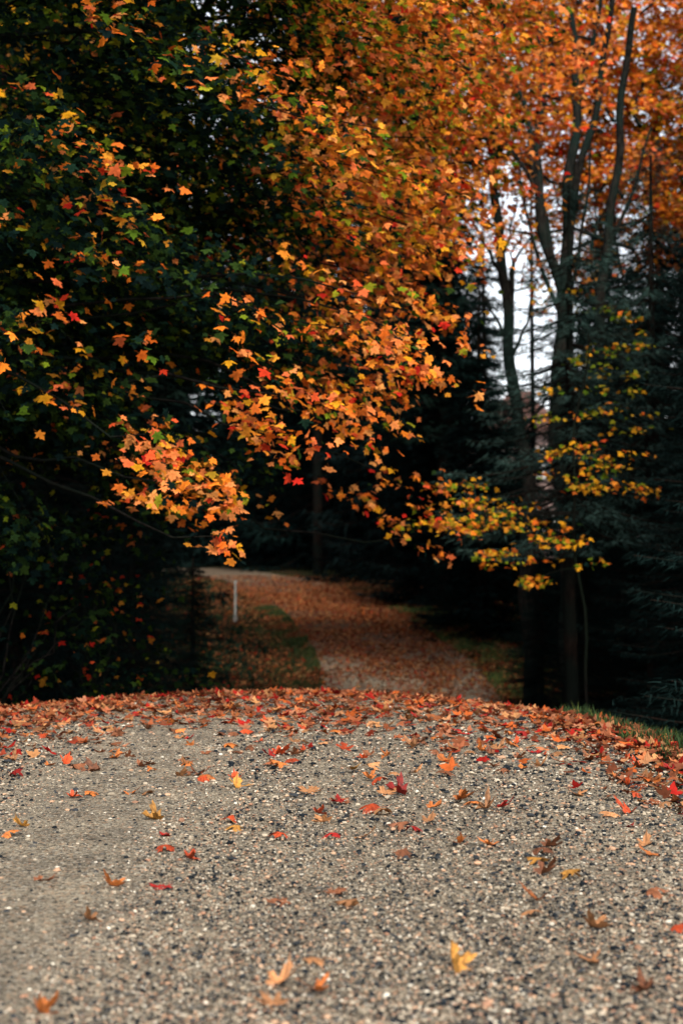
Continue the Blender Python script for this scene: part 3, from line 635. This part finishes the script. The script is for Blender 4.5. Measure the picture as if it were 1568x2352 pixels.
FCOL = np.array([(.54, .18, .07), (.48, .22, .10), (.54, .12, .03), (.32, .095, .04), (.19, .06, .03), (.36, .02, .015), (.54, .25, .10), (.40, .13, .06), (.26, .085, .04), (.42, .17, .09), (.30, .05, .025)])
def litter_mesh(x, y, size, tm, shade=1., tilt=.35, hue=(1, 1, 1)):
    n = len(x); P = np.stack([x, y, H(x, y)+.018+rng.random(n)*.015], -1)
    nn = np.array([0, 0, 1.])+rng.normal(0, tilt, (n, 3)); R = frames(rng.normal(0, 1, (n, 3))*[1, 1, .1], nn)
    C = FCOL[rng.integers(0, len(FCOL), n)]*rng.uniform(.4, 1.05, (n, 1))*shade*np.array(hue); wh = rng.integers(0, len(tm), n); S = size*rng.uniform(.65, 1.25, n)
    return join(*[instances(TV, TF, P[wh == i_], R[wh == i_], S[wh == i_], C[wh == i_], sh) for i_, (TV, TF, sh) in enumerate(tm)])
TF1 = [template(HM, [.5], curl=.3, seed=7, stem=False), template(HM, [.5], curl=-.35, fold=.2, seed=8, stem=False, asym=.3), template(HM, [.5], curl=.2, bend=.5, seed=9, stem=False, asym=.3), template(HM, [.5], curl=-.1, bend=-.2, seed=12, stem=False)]
n = 11500
y = rng.uniform(6.0, 13.5, n); x = rng.uniform(-3.8, 2.3, n)
dens = np.clip((y+np.where(x > -.25, .70*(x+.25)**2, .32*(x+.25)**2)-7.2+.35*np.sin(x*3.1+y)+.25*np.sin(x*7-y*2))/1.8, .0, 1)**1.5+.015; k = rng.random(n) < dens; x, y = x[k], y[k]
n2 = 380; y2 = rng.uniform(5.0, 10, n2); x2 = 1.45+rng.normal(0, .2, n2)+.12*np.sin(y2*3); x, y = np.concatenate([x, x2]), np.concatenate([y, y2])
n2 = 900; y2 = rng.uniform(5.0, 14, n2); x2 = 1.6+np.abs(rng.normal(0, .8, n2)); x, y = np.concatenate([x, x2]), np.concatenate([y, y2])
A = litter_mesh(x, y, .050, TF1, .88, .26)
n = 120000; y = 14+46*rng.random(n)**.85; cx, hw = road(y); q = rng.normal(0.25, 1.05, n); q = np.where(q > .9, .9+(q-.9)*1.4, q); x = cx+q*(hw+.35)
tr = np.exp(-((np.abs(q)-.50)/.24)**2)*np.exp(-((y-24.5)/4.)**2)+.85*np.clip((y-47)/8, 0, 1)
k = rng.random(n) > .97*tr; k &= rng.random(n) < .5+.5*(np.sin(x*2.+y*.8)+np.sin(x*.9-y*1.9) > -.4)
B = litter_mesh(x[k], y[k], .060, TS, .9, .3, (1., 1.08, 1.0))
o = obj("leaf_litter", tri_mesh("leaf_litter", *join(A, B), M_LITTER)); o["kind"] = "stuff"; o["label"] = "carpet of fallen orange and brown maple leaves"; o["category"] = "leaves"

# ================================================================ white marker post
def box_mesh(name, boxes, mat, bevel=.004):
    bm = bmesh.new()
    for (cx_, cy_, cz_, sx_, sy_, sz_, top) in boxes:
        r_ = bmesh.ops.create_cube(bm, size=1.)
        for v in r_['verts']:
            k_ = top if v.co.z > 0 else 1.
            v.co = Vector((cx_+v.co.x*sx_*k_, cy_+v.co.y*sy_*k_, cz_+v.co.z*sz_))
    if bevel: bmesh.ops.bevel(bm, geom=bm.edges[:], offset=bevel, segments=2, affect='EDGES')
    me = bpy.data.meshes.new(name); bm.to_mesh(me); bm.free(); me.materials.append(mat); return me
WP = plain("weathered_white_paint", (.38, .41, .39), .6)
px, py = at(.345, .6, 38)[:2]
e = empty("marker_post", (px, py, float(H(px, py))), "slim white wooden marker post at the road edge", "post")
obj("post", box_mesh("post", [(0, 0, .54, .055, .055, 1.04, .8)], WP), e)
obj("base", box_mesh("base", [(0, 0, .10, .11, .11, .2, .8)], plain("concrete", (.16, .16, .15))), e)
obj("cap", box_mesh("cap", [(0, 0, 1.08, .075, .075, .04, .6)], WP), e)

# ================================================================ house behind the trees
hx, hy = 8.9, 76.; hz = float(H(hx, hy))
e = empty("house", (hx, hy, hz), "pink brick house with dull tiled roof behind trees", "house")
def brick(name, c1, c2, mortar, sc):
    m, nt, out = newmat(name); b = nd(nt, "ShaderNodeTexBrick", Scale=sc); b.inputs["Color1"].default_value = (*c1, 1); b.inputs["Color2"].default_value = (*c2, 1); b.inputs["Mortar"].default_value = (*mortar, 1)
    tc = nd(nt, "ShaderNodeTexCoord"); mp = nd(nt, "ShaderNodeMapping"); mp.inputs["Rotation"].default_value = (math.pi/2, 0, 0)
    nt.links.new(tc.outputs["Object"], mp.inputs[0]); nt.links.new(mp.outputs[0], b.inputs["Vector"])
    p = nd(nt, "ShaderNodeBsdfPrincipled", Roughness=.85); nt.links.new(b.outputs[0], p.inputs["Base Color"]); nt.links.new(p.outputs[0], out.inputs[0]); return m
MW = brick("pink_brick", (.36, .22, .2), (.30, .18, .16), (.4, .36, .33), 4.)
obj("wall", box_mesh("wall", [(0, 0, 3.4, 5, 8, 6.8, 1.)], MW, 0), e)
bm = bmesh.new()
vs = [bm.verts.new(c) for c in [(-2.9, -4.5, 6.7), (-2.9, 4.5, 6.7), (2.9, 4.5, 6.7), (2.9, -4.5, 6.7), (0, -4.5, 9.), (0, 4.5, 9.)]]
for f in [(0, 4, 5, 1), (3, 2, 5, 4), (0, 3, 4), (1, 5, 2), (0, 1, 2, 3)]: bm.faces.new([vs[i_] for i_ in f])
me = bpy.data.meshes.new("roof"); bm.to_mesh(me); bm.free(); me.materials.append(brick("red_tiles", (.24, .12, .10), (.2, .1, .08), (.12, .07, .06), 6.)); ro = obj("roof", me, e)
obj("chimney", box_mesh("chimney", [(1, 1, 8.6, .7, .7, 1.4, 1.), (1, 1, 9.38, .85, .85, .15, 1.)], MW, 0), ro)
FR = plain("white_frame", (.65, .65, .62)); GL = plain("dark_glass", (.03, .04, .05), .1)
for wx in (-1.3, 1.3):
    for wz in (2, 5.2):
        w = obj("window", box_mesh("window", [(wx, -4.03, wz, 1.0, .05, 1.4, 1.)], GL, 0), e)
        obj("frame", box_mesh("frame", [(wx-.55, -4.06, wz, .1, .12, 1.6, 1), (wx+.55, -4.06, wz, .1, .12, 1.6, 1), (wx, -4.06, wz+.75, 1.0, .12, .1, 1), (wx, -4.06, wz-.75, 1.0, .12, .1, 1), (wx, -4.07, wz, .07, .1, 1.4, 1)], FR, 0), w)

# ================================================================ light, sky, camera
EL, AZ = math.radians(46), math.radians(168)
w = bpy.data.worlds.new("World"); scene.world = w; w.use_nodes = True; nt = w.node_tree; nt.nodes.clear()
sky = nt.nodes.new("ShaderNodeTexSky"); sky.sky_type = 'NISHITA'; sky.sun_disc = False; sky.sun_elevation = EL; sky.sun_rotation = AZ
hs = nt.nodes.new("ShaderNodeHueSaturation"); hs.inputs["Saturation"].default_value = .26; hs.inputs["Value"].default_value = 2.2
bg = nt.nodes.new("ShaderNodeBackground"); bg.inputs[1].default_value = .14; wo = nt.nodes.new("ShaderNodeOutputWorld")
nt.links.new(sky.outputs[0], hs.inputs["Color"]); nt.links.new(hs.outputs[0], bg.inputs[0]); nt.links.new(bg.outputs[0], wo.inputs[0])
sun = bpy.data.lights.new("sun", 'SUN'); sun.energy = 3.6; sun.angle = math.radians(12); sun.color = (1, .91, .78)
so = link(bpy.data.objects.new("sun", sun)); dv = Vector((math.cos(EL)*math.sin(AZ), math.cos(EL)*math.cos(AZ), math.sin(EL)))
so.rotation_euler = dv.to_track_quat('Z', 'Y').to_euler()
cam = bpy.data.cameras.new("camera"); cam.sensor_fit = 'VERTICAL'; cam.sensor_height = 36; cam.sensor_width = 24; cam.lens = 50; cam.clip_end = 2000; cam.clip_start = .05
cam.dof.use_dof = True; cam.dof.focus_distance = 5.8; cam.dof.aperture_fstop = 3.0
co = link(bpy.data.objects.new("camera", cam)); co.location = (0, 0, .9); co.rotation_euler = (math.radians(90+2.25), 0, 0)
scene.camera = co
scene.view_settings.view_transform = 'Standard'; scene.view_settings.look = 'None'; scene.view_settings.exposure = 0
